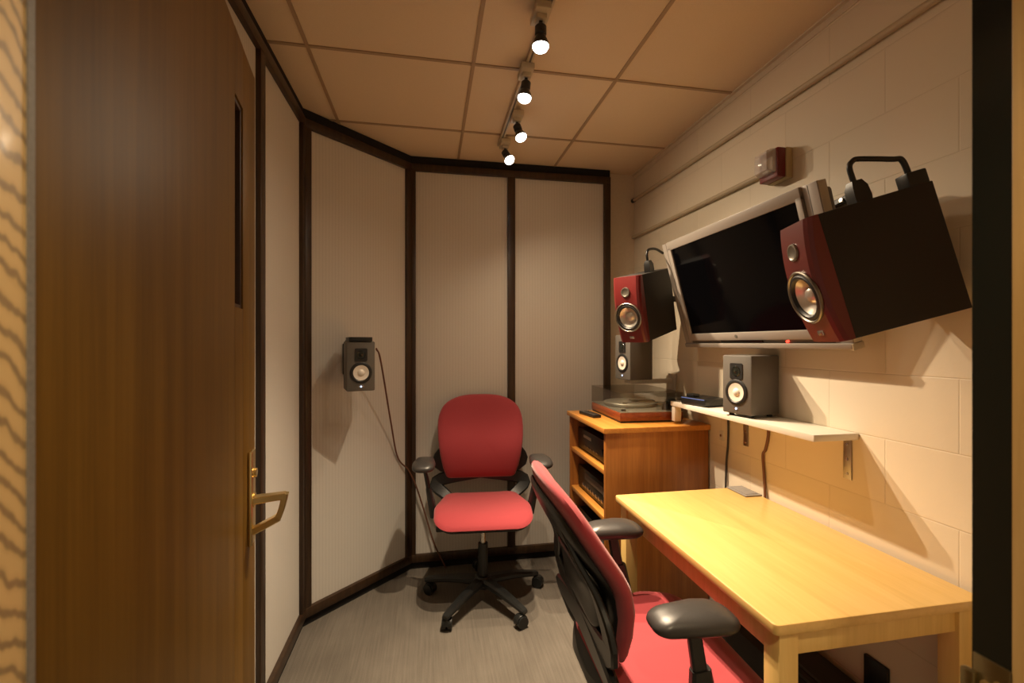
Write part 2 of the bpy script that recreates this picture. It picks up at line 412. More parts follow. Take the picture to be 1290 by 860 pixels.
# ------------------------------------------------------------------ door (local x from hinge to free edge, local y = room-side face towards +x world)
H0 = Vector((-.312, .418)); H1 = Vector((-.446, 1.280)); dd = (H1 - H0); DW = dd.length; dd.normalize()
dz = Vector((0, 0, 1)); dx = Vector((dd.x, dd.y, 0)); dy = dz.cross(dx)   # dy points left, away from the visible face
D_M = axis_m((H0.x, H0.y, .012), dx, dy, dz)
s0, s1, sz0, sz1 = DW - .208, DW - .132, 1.430, 1.895
root = MB()
root.box2((0, 0, 0), (s0, .044, 2.04), .0015); root.box2((s1, 0, 0), (DW, .044, 2.04), .0015)
root.box2((s0, 0, 0), (s1, .044, sz0)); root.box2((s0, 0, sz1), (s1, .044, 2.04))
door = struct(root.build('door_1', 'door')); door.matrix_world = D_M
m = MB(); m.box2((s0, .018, sz0), (s1, .026, sz1)); m.build('vision_pane', 'glass_dark', door)
m = MB()
for a, b in (((s0, .004, sz0), (s0 + .009, .04, sz1)), ((s1 - .009, .004, sz0), (s1, .04, sz1)), ((s0, .004, sz0), (s1, .04, sz0 + .009)), ((s0, .004, sz1 - .009), (s1, .04, sz1))):
    m.box2(a, b, .001)
m.build('vision_bead', 'door_edge', door)
m = MB(); m.box2((DW - .0005, .001, .002), (DW + .003, .043, 2.038)); m.build('edge_band', 'door_edge', door)
hp = MB(); px = DW - .062
hp.box2((px - .024, -.009, .855), (px + .024, 0, 1.085), .003); hp.cyl((px, -.009, 1.03), (px, -.016, 1.03), .011)
plate = hp.build('handle_plate', 'brass', door); plate['label'] = 'brass handle plate'
hl = MB()
hl.sweep([(px, -.004, .962), (px, -.040, .964), (px, -.080, .966)], [(.034, .018), (.028, .016), (.026, .016)], (1, 0, 0), 3)
hl.sweep([(px, -.080, .972), (px, -.072, .935), (px, -.062, .908)], [(.026, .015), (.026, .014), (.026, .015)], (1, 0, 0), 3)
hl.sweep([(px, -.064, .912), (px, -.035, .898), (px, -.004, .884)], [(.026, .016)] * 3, (1, 0, 0), 3)
hl.cyl((px, 0, .962), (px, -.012, .962), .018)
hl.build('lever_handle', 'brass', door)

# ------------------------------------------------------------------ track and lamps
m = MB(); m.box2((.380, 1.0, ZC - .020), (.404, 2.53, ZC - .0045), .002); m.mi = 1
m.box2((.3885, 1.005, ZC - .0215), (.3955, 2.525, ZC - .019))
tr = m.build('lighting_track', ['cream_metal', 'silver_dark']); tag(tr, 'thin cream lighting track along the ceiling carrying four lamps', 'lighting track')
def make_lamp():
    r = empty('track_spotlight', (0, 0, 0))
    a = MB(); a.box2((-.026, -.055, -.024), (.026, .04, 0), .003); a.box2((-.017, -.03, -.040), (.017, .01, -.022), .003); a.build('track_adapter', 'cream_metal', r)
    n = MB(); n.box2((-.006, -.016, -.062), (.006, -.004, -.036), .002); n.build('swivel_arm', 'lamp_black', r)
    h = empty('lamp_head', (0, -.01, -.060)); h.parent = r
    # head points along local -Z
    s = MB(); s.lathe([(.0, .006), (.016, .006), (.0195, .002), (.0195, -.022), (.016, -.027), (.018, -.032), (.0265, -.050), (.0290, -.060), (.0278, -.061), (.0245, -.052), (.0, -.046)], cap0=False, cap1=False)
    s.build('socket_shell', 'lamp_black', h)
    b = MB(); b.lathe([(.0, -.050), (.0235, -.053), (.0272, -.0605), (.0268, -.066), (.022, -.0735), (.012, -.078), (.0, -.0795)], cap0=False, cap1=False); b.build('bulb', 'bulb', h)
    return r, h
lamp0, head0 = make_lamp()
LAMPS = [ # x, y, aim target, label
    (.366, 1.475, (.36, 1.50, .0), 'track spotlight nearest the doorway, largest of the lit lamps'),
    (.386, 1.800, (.10, 1.62, .0), 'second track spotlight from the doorway, pointing down between the first and third'),
    (.420, 2.165, (.90, 1.66, .735), 'third track spotlight from the doorway, leaning towards the block wall'),
    (.412, 2.470, (1.05, 1.55, .8), 'track spotlight at the far end of the track by the back wall')]
CORE = [(60, 86), (66, 78), (58, 66), (45, 92)]; SPILL = [4.3, 4.3, 4.3, 7.5]
for i, (x, y, tgt, lab) in enumerate(LAMPS):
    o = lamp0 if i == 0 else copy_tree(lamp0)
    o.location = (x, y, ZC - .020)
    tag(o, lab, 'spotlight', 'lamps on the ceiling track')
    hd = [c for c in bpy.data.objects if c.parent == o and c.name.startswith('lamp_head')][0]
    d = (Vector(tgt) - (Vector(o.location) + Vector(hd.location))).normalized()
    hd.rotation_euler = d.to_track_quat('-Z', 'Y').to_euler()
    for nm, e, sz, bl in (('spotlight_beam', CORE[i][0], CORE[i][1], 1.0), ('spotlight_spill', SPILL[i], 160, .8)):
        ld = bpy.data.lights.new(nm, 'SPOT'); ld.energy = e; ld.color = (1.0, .78, .53)
        ld.spot_size = R(sz); ld.spot_blend = bl; ld.shadow_soft_size = .018
        lo = bpy.data.objects.new(nm, ld); COL.objects.link(lo); lo.parent = hd; lo.location = (0, 0, -.083)

# ------------------------------------------------------------------ conduits
m = MB(); m.tube([(XR - .013, YB - .02, 2.318), (XR - .013, .45, 2.285)], .0115, 12, 0); m.mi = 1
m.cyl((XR - .013, YB - .002, 2.318), (XR - .013, YB - .028, 2.318), .014)
tag(m.build('conduit', ['conduit', 'hinge']), 'long upper painted conduit pipe running the length of the block wall', 'conduit')
m = MB(); m.tube([(XR - .012, YB - .01, 2.072), (XR - .012, 1.60, 2.054)], .0115, 12, 0)
tag(m.build('conduit', 'conduit'), 'shorter lower conduit pipe ending at the red fire alarm', 'conduit')
# fire alarm strobe (local +y out of the wall = world -x)
S_M = axis_m((XR, 1.548, 2.050), (0, 1, 0), (-1, 0, 0), (0, 0, 1))
st = empty('fire_alarm_strobe', None, 0, 'red and ivory fire alarm strobe high on the block wall', 'fire alarm', M=S_M)
m = MB(); m.box2((-.050, 0, -.058), (.050, .030, .058), .004); m.build('back_box', 'alarm_base', st)
m = MB(); m.box2((-.048, .030, -.056), (.048, .066, .056), .004); m.build('housing', 'alarm_red', st)
m = MB()
m.ring_loft([[Vector((x * f, yy, z * f + .004)) for x, z in ((-.036, -.040), (.036, -.040), (.040, -.036), (.040, .044), (.036, .050), (-.036, .050), (-.040, .044), (-.040, -.036))] for yy, f in ((.066, 1), (.086, .96), (.100, .80), (.106, .5))])
m.build('lens', 'lens', st)
m = MB(); m.ring_loft([[Vector((x * f, yy, z * f)) for x, z in ((-.03, -.03), (.03, -.03), (.03, .03), (-.03, .03))] for yy, f in ((.0655, 1), (.070, .9), (.076, .3))]); m.cyl((0, .084, -.026), (0, .084, .026), .005); m.build('flash_tube', 'white_plastic', st)

# ------------------------------------------------------------------ television
TP = R(15.07); tn = Vector((-math.cos(TP), 0, -math.sin(TP))); tu = Vector((-math.sin(TP), 0, math.cos(TP))); tx = tn.cross(tu)
TW, TH = .915, .526; tc = Vector((1.202, 1.629, 1.595))
T_M = axis_m(tc, tx, tn, tu)      # local x = world +y (far), local y = out of the screen, local z = up
tv = empty('television', None, 0, 'silver framed flat television tilted down on the block wall', 'television', M=T_M)
m = MB()
sx = TW / 2; sz = TH / 2; iw = sx - .080; zt = sz - .040; zb = -sz + .068
fw = iw + .022
m.box2((-fw, -.045, zt), (fw, 0, sz), .002)                 # top rail
m.box2((-fw, -.045, -sz + .034), (fw, 0, zb), .004)        # logo rail
m.box2((-sx, -.045, -sz), (sx, -.002, -sz + .020), .004)      # lower lip
m.box2((-fw, -.045, zb - .01), (-iw, 0, zt + .01), .0015); m.box2((iw, -.045, zb - .01), (fw, 0, zt + .01), .0015)
m.box2((-sx, -.045, -sz + .018), (-fw + .002, -.010, sz - .001), .0015); m.box2((fw - .002, -.045, -sz + .018), (sx, -.010, sz - .001), .0015)
m.build('bezel', 'silver', tv)
m = MB(); m.box2((-iw - .02, -.05, -sz + .015), (iw + .02, -.012, sz - .02)); m.build('groove', 'silver_dark', tv)
m = MB(); m.box2((-iw + .001, -.030, zb - .002), (iw - .001, -.006, zt + .002)); m.build('screen', 'screen', tv)
m = MB(); m.box2((-sx + .02, -.085, -sz + .02), (sx - .02, -.045, sz - .02), .012); m.build('rear_housing', 'silver_dark', tv)
m = MB()
for s in (-1, 1):
    m = MB(); m.box2((s * (fw + .0005), -.012, -sz + .03), (s * (fw + .0045), -.0095, sz - .004)); m.build('speaker_seam', 'silver_dark', tv)
    m = MB(); m.box2((s * (fw + .022), -.014, -sz + .03), (s * (fw + .0245), -.0095, sz - .004)); m.build('speaker_seam', 'silver_dark', tv)
m = MB(); m.cyl((.055, -.001, -sz + .052), (.055, .0015, -sz + .052), .0075, seg=20); m.build('emblem', 'silver_dark', tv)
m = MB(); m.box2((-.21 + .13, -.014, -sz + .021), (.12 + .05, -.006, -sz + .034)); m.build('sensor_window', 'black_gloss', tv)
m = MB(); m.cyl((-.205, -.012, -sz + .027), (-.205, -.004, -sz + .027), .0045); m.build('standby_light', 'led_red', tv)
m = MB(); m.box2((-sx - .003, -.046, -sz - .003), (-sx + .006, -.004, -sz + .018), .001); m.box2((-sx - .0015, -.043, -sz + .02), (-sx + .003, -.014, sz - .002), .001); m.build('end_cap', 'cream_metal', tv)
for xa in (-.12, .12):
    mt = MB(); mt.box2((xa - .02, -.095, -.10), (xa + .02, -.085, .16), .002); mt.build('mount_rail', 'black', tv)
wm = empty('tv_wall_mount', (XR, 1.60, 1.62), 0, 'black steel wall mount behind the tilted television', 'tv mount')
m = MB(); m.box2((-.012, -.30, -.07), (0, .30, .07), .002); m.box2((-.060, -.14, -.05), (-.010, -.10, .04), .004); m.box2((-.060, .10, -.05), (-.010, .14, .04), .004); m.build('wall_plate', 'black', wm)
m = MB(); m.sweep([(-.012, -.385, .222), (-.012, -.235, .205)], [(.020, .022)] * 2, (0, 0, 1), 0); m.sweep([(-.010, -.28, .208), (-.010, -.20, .05)], [(.018, .018)] * 2, (0, 0, 1), 0); m.build('outrigger', 'black', wm)
m = MB(); m.cyl((-.020, -.330, .214), (-.028, -.330, .214), .007); m.build('bolt', 'chrome', wm)

# ------------------------------------------------------------------ red studio monitors
def facing(c, yaw, pit):
    n = Vector((-math.cos(yaw) * math.cos(pit), -math.sin(yaw) * math.cos(pit), -math.sin(pit)))
    r = Vector((math.sin(yaw), -math.cos(yaw), 0)); u = n.cross(r)
    if u.z < 0: u = -u
    return n, u, n.cross(u)
def recess(o, M, rad, depth):
    """sink a round hole into o's mesh (applied at once)"""
    k = MB(); k.cyl((0, 0, -depth), (0, 0, .03), rad, seg=44, M=M); c = k.build('cutter', 'black')
    md = o.modifiers.new('hole', 'BOOLEAN'); md.operation = 'DIFFERENCE'; md.object = c; md.solver = 'EXACT'
    par = o.parent; o.parent = None; bpy.context.view_layer.update()
    me = bpy.data.meshes.new_from_object(o.evaluated_get(bpy.context.evaluated_depsgraph_get()))
    o.modifiers.clear(); o.data = me; o.parent = par; bpy.data.objects.remove(c, do_unlink=True)
def red_monitor(c, yaw, pit, label):
    W, H, D = .152, .328, .310
    n, u, x = facing(c, yaw, pit); c = Vector(c)
    Mx = axis_m(c - u * H / 2 - n * D * .5, x, n, u)
    r = empty('studio_monitor', None, 0, label, 'speaker', 'red studio monitors beside the television', M=Mx)
    f = D / 2
    b = MB(); b.box2((-W / 2, -f, 0), (W / 2, f - .034, H), .003); b.build('cabinet', 'black_matte', r)
    # curved red baffle: profile in y-z swept across x
    def yf(z): return f + .004 - .020 * ((z / H) * 2 - 1) ** 2 + .012
    k = MB(); N = 22; w2 = W / 2
    prof = lambda x, in_: [Vector((x, yf(H * i / N) - in_, H * i / N)) for i in range(N + 1)] + [Vector((x, f - .034, H)), Vector((x, f - .034, 0))]
    def rg(x, cut): return prof(x, cut)
    k.ring_loft([rg(-w2, .016), rg(-w2 + .006, .006), rg(-w2 + .016, 0), rg(w2 - .016, 0), rg(w2 - .006, .006), rg(w2, .016)]); bf = k.build('baffle', 'speaker_red', r, sharp=28)
    def drv(z, R_):
        sl = -.020 * 2 * ((z / H) * 2 - 1) * 2 / H
        zz = Vector((0, 1, -sl)).normalized(); yy = zz.cross(Vector((1, 0, 0)))
        return axis_m((0, yf(z), z), (1, 0, 0), yy, zz)
    zw, zt = H * .395, H * .775
    recess(bf, drv(zw, 0), .0575, .026)
    g = MB(); g.lathe([(.0665, -.004), (.0725, -.003), (.0735, .002), (.0715, .0045), (.0685, .0045), (.066, .001)], drv(zw, 0), 44, False, False); g.build('woofer_ring', 'ring', r)
    g = MB(); g.lathe([(.0690, .001), (.064, .0015), (.060, .0045), (.055, .0045), (.051, .0005), (.0495, -.004)], drv(zw, 0), 44, False, False); g.build('woofer_surround', 'rubber', r)
    g = MB(); g.lathe([(.0515, -.003), (.040, -.0115), (.029, -.0185), (.0265, -.019), (.021, -.0125), (.012, -.0075), (0, -.006)], drv(zw, 0), 44, False, False); g.build('woofer_cone', 'cone', r)
    g = MB(); g.lathe([(0, .003), (.0145, .003), (.0195, .0055), (.0235, .005), (.0245, 0)], drv(zt, 0), 32, False, False); g.build('tweeter_grille', 'ring', r)
    g = MB(); g.box2((-.013, yf(H * .075) - .003, H * .060), (.013, yf(H * .075) + .0035, H * .060 + .014), .002); g.build('badge', 'chrome', r)
    # clamp and bent tube of the ceiling/wall bracket on top
    g = MB(); g.ring_loft([[Vector((sx_ * a - .040, sy_ * a + f - .160, z)) for sx_, sy_ in ((-.020, -.020), (.012, -.024), (.020, .0), (.012, .024), (-.020, .020))] for z, a in ((H - .001, .95), (H + .012, 1.0), (H + .040, .92), (H + .058, .6))])
    g.build('mount_clamp', 'black', r)
    g = MB(); yk = f - .160; xk = -.040
    if yaw < 0:
        g.box2((-.072, -f + .002, H - .002), (-.030, -f + .050, H + .036), .004); g.build('rear_clamp', 'black', r)
        g = MB(); g.tube([(xk, yk, H + .05), (xk, yk, H + .095), (xk, yk - .012, H + .110), (xk, yk - .03, H + .110), (-.048, -f + .055, H + .084), (-.050, -f + .034, H + .074), (-.050, -f + .028, H + .030)], .0068, 12, 6)
    else:
        g.tube([(xk, yk, H + .05), (xk, yk, H + .085), (xk, yk - .014, H + .108), (xk, yk - .05, H + .112), (xk, yk - .10, H + .105), (xk, -f - .01, H + .08)], .0065, 12, 6)
    g.build('bracket_tube', 'black', r)
    return r
red_monitor((1.003, 1.057, 1.523), -.294, .277, 'large red-fronted studio monitor with black side hanging nearest the doorway')
red_monitor((.970, 2.091, 1.525), .562, .228, 'red-fronted studio monitor beyond the television, above the turntable')
# wall arms that carry them
for nm, pa, pb, lb in (('near', (1.294, 1.00, 1.60), (XR, 1.075, 1.585), 'short black wall arm behind the near red monitor'),
                       ('far', (1.262, 2.240, 1.60), (XR, 2.240, 1.60), 'short black wall arm behind the far red monitor')):
    m = MB(); m.box2((pb[0] - .008, pb[1] - .04, pb[2] - .05), (pb[0], pb[1] + .04, pb[2] + .05), .002); m.sweep([pa, (pb[0] - .004, pb[1], pb[2])], [(.03, .03)] * 2, (0, 0, 1), 0)
    tag(m.build('speaker_bracket', 'black'), lb, 'speaker bracket', 'wall arms for the red monitors')

# ------------------------------------------------------------------ small grey speakers
def grey_speaker(c, n, W, H, D, label):
    """c = bottom centre of the front face; n = horizontal facing direction"""
    n = Vector((n[0], n[1], 0)).normalized(); u = Vector((0, 0, 1)); x = n.cross(u)
    r = empty('bookshelf_speaker', None, 0, label, 'speaker', 'small grey speakers', M=axis_m(Vector(c) - n * D / 2, x, n, u)); f = D / 2
    b = MB(); b.box2((-W / 2, -f, 0), (W / 2, f, H), .006); b.build('cabinet', 'speaker_grey', r)
    zw, zt = H * .37, H * .73
    dr = lambda z: axis_m((0, f, z), (1, 0, 0), (0, 0, -1), (0, 1, 0))
    g = MB(); g.lathe([(.0, .0005), (.051, .0005), (.051, .003), (.047, .005), (.041, .0055), (.036, .002)], dr(zw), 36, False, False); g.build('woofer_surround', 'rubber', r)
    g = MB(); g.lathe([(.0365, .0035), (.026, .0012), (.0165, .0008), (.014, .004), (.007, .0075), (0, .0085)], dr(zw), 36, False, False); g.build('woofer_cone', 'cone_white', r)
    g = MB(); g.prism(rounded_poly([(-.029, -.031), (.029, -.031), (.029, .031), (-.029, .031)], .006, 4), -.002, .003, dr(zt)); g.build('tweeter_plate', 'rubber', r)
    g = MB(); g.lathe([(.021, .0028), (.019, .005), (.013, .0032), (.009, .0042), (0, .008)], dr(zt), 28, False, False); g.build('tweeter_dome', 'black_gloss', r)
    g = MB(); g.box2((-.013, f - .002, H * .075), (.013, f + .0015, H * .075 + .008), .001); g.build('badge', 'chrome', r)
    g = MB(); g.cyl((0, f - .002, H * .075 + .004), (0, f + .003, H * .075 + .004), .0045); g.build('power_light', 'led_blue', r)
    return r
SH = 1.073
s1r = grey_speaker((1.1915, 1.594, SH + .011), (-math.cos(.198), -math.sin(.198)), .137, .231, .150, 'small grey speaker standing on the white shelf below the television')
for sx_ in (-.045, .045):
    for sy_ in (-.05, .05):
        m = MB(); m.cyl((sx_, sy_, -.0105), (sx_, sy_, 0), .010, .011); m.build('foot', 'rubber', s1r)
s2r = grey_speaker((1.045, 2.335, 1.163), (-math.cos(.20), -math.sin(.20)), .137, .245, .150, 'small grey speaker in the back corner just below the far red monitor')
m = MB(); m.box2((1.085, 2.32, 1.140), (1.150, 2.40, 1.162), .003); m.sweep([(1.12, 2.36, 1.150), (XR - .004, 2.36, 1.150)], [(.026, .02)] * 2, (0, 0, 1), 0); m.box2((XR - .008, 2.32, 1.09), (XR, 2.40, 1.19), .002)
tag(m.build('speaker_bracket', 'white_plastic'), 'pale wall arm carrying the small grey speaker in the back corner', 'speaker bracket')
s3r = grey_speaker((-.320, 2.262, 1.133), (.27, -.96), .130, .238, .145, 'small grey speaker mounted on the diagonal panel wall at the left')
wb = empty('speaker_bracket', (-.36, 2.42, 1.28), 0, 'black wall bracket behind the small speaker on the diagonal panel', 'speaker bracket')
m = MB(); WM = axis_m((0, 0, 0), (ca.x, ca.y, 0), (cn.x, cn.y, 0), (0, 0, 1))
pc = A + ca * ((Vector((-.36, 2.42)) - A).dot(ca)); off = Vector((pc.x + .36, pc.y - 2.42, 0))
m.box2((-.022, .001, -.08), (.026, .012, .08), .002, Matrix.Translation(off) @ WM)
m.sweep([off + Vector((cn.x * .006, cn.y * .006, .08)), Vector((.015, -.002, .094))], [(.035, .02)] * 2, (0, 0, 1), 0)
m.build('wall_plate', 'black', wb)
m = MB(); m.box2((-.058, -.168, .0915), (.048, -.01, .112), .002, Matrix.Rotation(R(15.7), 4, 'Z')); m.build('top_strap', 'black', wb)
m = MB(); m.tube([(-.262, 2.375, 1.335), (-.248, 2.45, 1.27), (-.212, 2.62, .93), (-.180, 2.715, .70), (-.120, 2.752, .61), (-.080, 2.766, .52), (-.03, 2.772, .36), (.03, 2.765, .16), (.10, 2.75, .01)], .0048, 8, 8)
tag(m.build('speaker_cable', 'cord_brown'), 'dark cable drooping from the small wall speaker down behind the far red chair', 'cable')

# ------------------------------------------------------------------ shelf with brackets
sh = empty('wall_shelf', (XR, 1.66, 1.05), 0, 'white wall shelf below the television', 'shelf')
m = MB(); m.box2((-.169, -.430, .001), (-.001, .430, .023), .0015); m.build('board', 'paint_white', sh)
for yb in (1.755, 1.268):
    b = MB(); b.box2((-.0045, -.0145, -.135), (-.0005, .0145, .0), .001, Matrix.Translation((0, yb - 1.66, 0))); b.box2((-.15, -.0145, -.004), (-.001, .0145, .0), .001, Matrix.Translation((0, yb - 1.66, 0)))
    br = b.build('bracket', 'steel', sh)
    for z in (-.02, -.07, -.118):
        c = MB(); c.cyl((-.0045, yb - 1.66, z), (-.0065, yb - 1.66, z), .0042); c.build('screw', 'chrome', br)
m = MB(); m.box2((-.15, .405, -.002), (-.135, .425, .001)); m.box2((-.166, .395, -.075), (-.130, .425, -.001), .003); m.build('end_support', 'white_plastic', sh)
# black network box with a small adapter on the shelf
nb = empty('media_box', (1.265, 1.925, SH), R(12), 'flat black electronics box on the far half of the white shelf', 'media box')
m = MB(); m.box2((-.065, -.075, .003), (.075, .075, .036), .004); m.build('case', 'black', nb)
m = MB(); m.box2((-.0665, -.07, .031), (-.0645, .07, .034)); m.build('light_strip', 'blue_dim', nb)
m = MB(); m.box2((-.050, .01, .036), (-.010, .055, .052), .004); tag(m.build('adapter_block', 'black', None), 'small black adapter lying on top of the flat electronics box', 'adapter').matrix_world = Matrix.Translation((1.265, 1.925, SH)) @ Matrix.Rotation(R(12), 4, 'Z')
# cables and wall plate under the shelf
m = MB(); m.tube([(1.350, 1.872, 1.066), (1.352, 1.865, 1.00), (1.354, 1.870, .90), (1.353, 1.880, .80), (1.352, 1.885, .60), (1.350, 1.89, .30), (1.35, 1.90, .02)], .0045, 8)
tag(m.build('power_cable', 'cord_black'), 'black cable hanging down the wall beside the cabinet', 'cable')
m = MB(); m.tube([(1.352, 1.618, 1.050), (1.354, 1.618, .99), (1.353, 1.632, .93), (1.354, 1.648, .90), (1.353, 1.640, .82), (1.352, 1.632, .70), (1.352, 1.63, .40), (1.352, 1.64, .03)], .0055, 8)
tag(m.build('power_cable', 'cord_brown'), 'brown cable hanging down the wall behind the desk', 'cable')
m = MB(); m.box2((XR - .006, 1.905, .905), (XR, 1.935, .950), .002); m.mi = 1; m.cyl((XR - .006, 1.92, .928), (XR - .010, 1.92, .928), .006)
tag(m.build('wall_jack', ['white_plastic', 'chrome']), 'small white jack plate on the wall beside the cabinet', 'wall plate')

# ------------------------------------------------------------------ desk
dk = empty('desk', (1.055, 1.335, 0), 0, 'pale maple desk against the block wall', 'desk')
x0, x1, y0, y1 = .757, 1.346, .882, 1.766
ox, oy = 1.055, 1.335
m = MB()
m.prism(rounded_poly([(x0 - ox, y0 - oy), (x1 - ox, y0 - oy), (x1 - ox, y1 - oy), (x0 - ox, y1 - oy)], .012, 4), .710, .735, bevel=.004)
m.build('tabletop', 'table_top', dk)
lg = .05
for lx in (x0 + .018, x1 - .018 - lg):
    for ly in (y0 + .010, y1 - .018 - lg):
        m = MB(); m.box2((lx - ox, ly - oy, 0), (lx + lg - ox, ly + lg - oy, .7095), .003); m.build('leg', 'table_frame', dk)
ax0, ax1, ay0, ay1 = x0 + .026 - ox, x1 - .026 - ox, y0 + .020 - oy, y1 - .026 - oy
for a, b in (((ax0, ay0 + .04, .645), (ax0 + .02, ay1 - .04, .7095)), ((ax1 - .02, ay0 + .04, .645), (ax1, ay1 - .04, .7095))):
    m = MB(); m.box2(a, b, .002); m.build('apron', 'table_frame', dk)
for a, b in (((ax0 + .04, ay0, .650), (ax1 - .04, ay0 + .02, .7095)), ((ax0 + .04, ay1 - .02, .645), (ax1 - .04, ay1, .7095))):
    m = MB(); m.box2(a, b, .002); m.build('apron', 'table_frame', dk)
m = MB(); m.box2((1.268, 1.640, .7355), (1.345, 1.764, .741), .002); m.box2((1.280, 1.655, .741), (1.336, 1.75, .7425), .0005)
tag(m.build('cable_plate', 'grommet'), 'grey plastic cable plate on the far wall corner of the desk', 'cable plate')
# things below the desk
m = MB(); m.box2((XR - .012, 1.13, .17), (XR, 1.205, .385), .003); m.mi = 1; m.box2((XR - .016, 1.16, .27), (XR - .011, 1.178, .30), .001)
tag(m.build('floor_outlet', ['black', 'white_plastic']), 'black outlet plate low on the wall under the desk', 'wall outlet')
pc_ = empty('equipment_case', (1.17, 1.41, 0), 0, 'dark low equipment case on the floor under the desk', 'equipment case')
m = MB(); m.box2((-.045, -.26, .015), (.15, .24, .30), .006); m.build('case', 'black_matte', pc_)
for k in range(2):
    m = MB(); m.box2((-.01 + k * .035, -.255, .2995), (.002 + k * .035, .22, .304), .001); m.build('vent_rib', 'black', pc_)
for a in (-.025, .13):
    for b in (-.24, .22):
        m = MB(); m.cyl((a, b, 0), (a, b, .016), .014); m.build('foot', 'rubber', pc_)

# ------------------------------------------------------------------ cabinet with equipment
cb = empty('equipment_cabinet', (1.085, 2.29, 0), R(0), 'orange oak equipment cabinet with open shelves in the back corner', 'cabinet')
CX0, CX1, CY0, CY1 = .815 - 1.085, 1.355 - 1.085, 2.012 - 2.29, 2.565 - 2.29
t = .020
m = MB(); m.box2((CX0 - .012, CY0 - .012, .938), (CX1, CY1 + .012, .963), .003); m.build('top', 'cabinet_top', cb)
for a, b in ((CY0, CY0 + t), (CY1 - t, CY1)):
    m = MB(); m.box2((CX0, a, .0), (CX1 - .004, b, .938), .0015); m.build('side_panel', 'cabinet', cb)
m = MB(); m.box2((CX1 - .016, CY0 + t, .05), (CX1 - .004, CY1 - t, .938)); m.build('back_panel', 'cabinet', cb)
for z in (.735, .510, .285, .06):
    m = MB(); m.box2((CX0 + .006, CY0 + t, z), (CX1 - .016, CY1 - t, z + .022), .001); m.build('shelf', 'cabinet_top', cb)
def av_unit(z, h, label, style):
    r = empty('audio_component', (1.085, 2.29, z), 0, label, 'audio equipment', 'audio components in the cabinet')
    fx = CX0 + .045
    m = MB(); m.box2((fx + .006, CY0 + .055, .012), (CX1 - .05, CY1 - .045, h), .004); m.build('chassis', 'black', r)
    m = MB(); m.box2((fx - .004, CY0 + .05, .008), (fx + .008, CY1 - .04, h + .002), .003); m.build('front_panel', 'black' if style == 0 else 'hinge', r)
    if style == 0:
        m = MB(); m.box2((fx - .0055, CY0 + .30, h * .66), (fx - .003, CY0 + .42, h * .80), .001); m.build('display', 'deck', r)
        m = MB(); m.cyl((fx - .003, CY0 + .12, h * .5), (fx - .018, CY0 + .12, h * .5), .018); m.build('volume_knob', 'rubber', r)
        for k in range(5):
            m = MB(); m.box2((fx - .006, CY0 + .20 + k * .045, h * .25), (fx - .003, CY0 + .225 + k * .045, h * .33), .001); m.build('button', 'ring', r)
    else:
        m = MB(); m.box2((fx - .0055, CY0 + .12, h * .56), (fx - .003, CY0 + .40, h * .86), .001); m.build('display', 'silver_dark', r)
        for k in range(9):
            m = MB(); m.box2((fx - .007, CY0 + .09 + k * .040, h * .20), (fx - .003, CY0 + .115 + k * .040, h * .34), .001); m.build('button', 'chrome', r)
        m = MB(); m.cyl((fx - .003, CY0 + .075, h * .7), (fx - .02, CY0 + .075, h * .7), .016); m.build('volume_knob', 'ring', r)
    for a in (fx + .03, CX1 - .09):
        for b in (CY0 + .09, CY1 - .09):
            m = MB(); m.cyl((a, b, 0), (a, b, .013), .014); m.build('foot', 'rubber', r)
av_unit(.757, .118, 'black audio amplifier on the upper shelf of the cabinet', 0)
av_unit(.532, .128, 'dark audio receiver with pale buttons on the middle shelf of the cabinet', 1)
av_unit(.307, .110, 'black audio unit on the lower cabinet shelf behind the near chair', 0)

# turntable
tt = empty('turntable', (1.112, 2.335, .963), R(-2), 'wood plinth turntable with smoked lid on top of the cabinet', 'turntable')
w2, d2 = .168, .222
m = MB(); m.box2((-w2, -d2, .010), (w2, d2, .050), .003); m.build('plinth', 'plinth', tt)
m = MB(); m.box2((-w2 + .004, -d2 + .004, .0), (w2 - .004, d2 - .004, .011)); m.build('base', 'rubber', tt)
m = MB(); m.box2((-w2 + .006, -d2 + .006, .0495), (w2 - .006, d2 - .006, .0545), .001); m.build('deck_plate', 'deck', tt)
m = MB(); m.lathe([(0, .054), (.138, .054), (.145, .058), (.145, .070), (.140, .074), (.0, .074)], Matrix.Translation((-.004, .045, 0)), 56, False, False)
pl = m.build('platter', 'platter', tt)
m = MB(); m.lathe([(0, .074), (.132, .074), (.132, .0765), (.012, .0765), (.012, .0775), (0, .0775)], Matrix.Translation((-.004, .045, 0)), 56, False, False); m.build('mat', 'deck', pl)
m = MB(); m.cyl((-.004, .045, .077), (-.004, .045, .085), .0035); m.build('spindle', 'chrome', pl)
m = MB(); m.cyl((.105, -.165, .054), (.105, -.165, .085), .022, .020); m.cyl((.105, -.165, .085), (.105, -.165, .098), .009)
ta = m.build('tonearm_base', 'black', tt)
m = MB(); m.tube([(.105, -.165, .093), (.02, -.150, .092), (-.060, -.120, .088), (-.085, -.095, .084)], .004, 8); m.box2((-.100, -.102, .077), (-.078, -.082, .086), .002); m.build('tonearm_tube', 'chrome', ta)
m = MB(); m.cyl((.115, -.167, .094), (.152, -.172, .095), .016); m.cyl((.125, -.168, .094), (.143, -.171, .095), .019); m.build('counterweight', 'black', ta)
m = MB(); m.cyl((-.135, -.185, .054), (-.135, -.185, .064), .012); m.build('speed_knob', 'rubber', tt)
m = MB(); th_ = .003; lz = .148
m.box2((-w2, -d2, .056), (-w2 + th_, d2, lz)); m.box2((w2 - th_, -d2, .056), (w2, d2, lz))
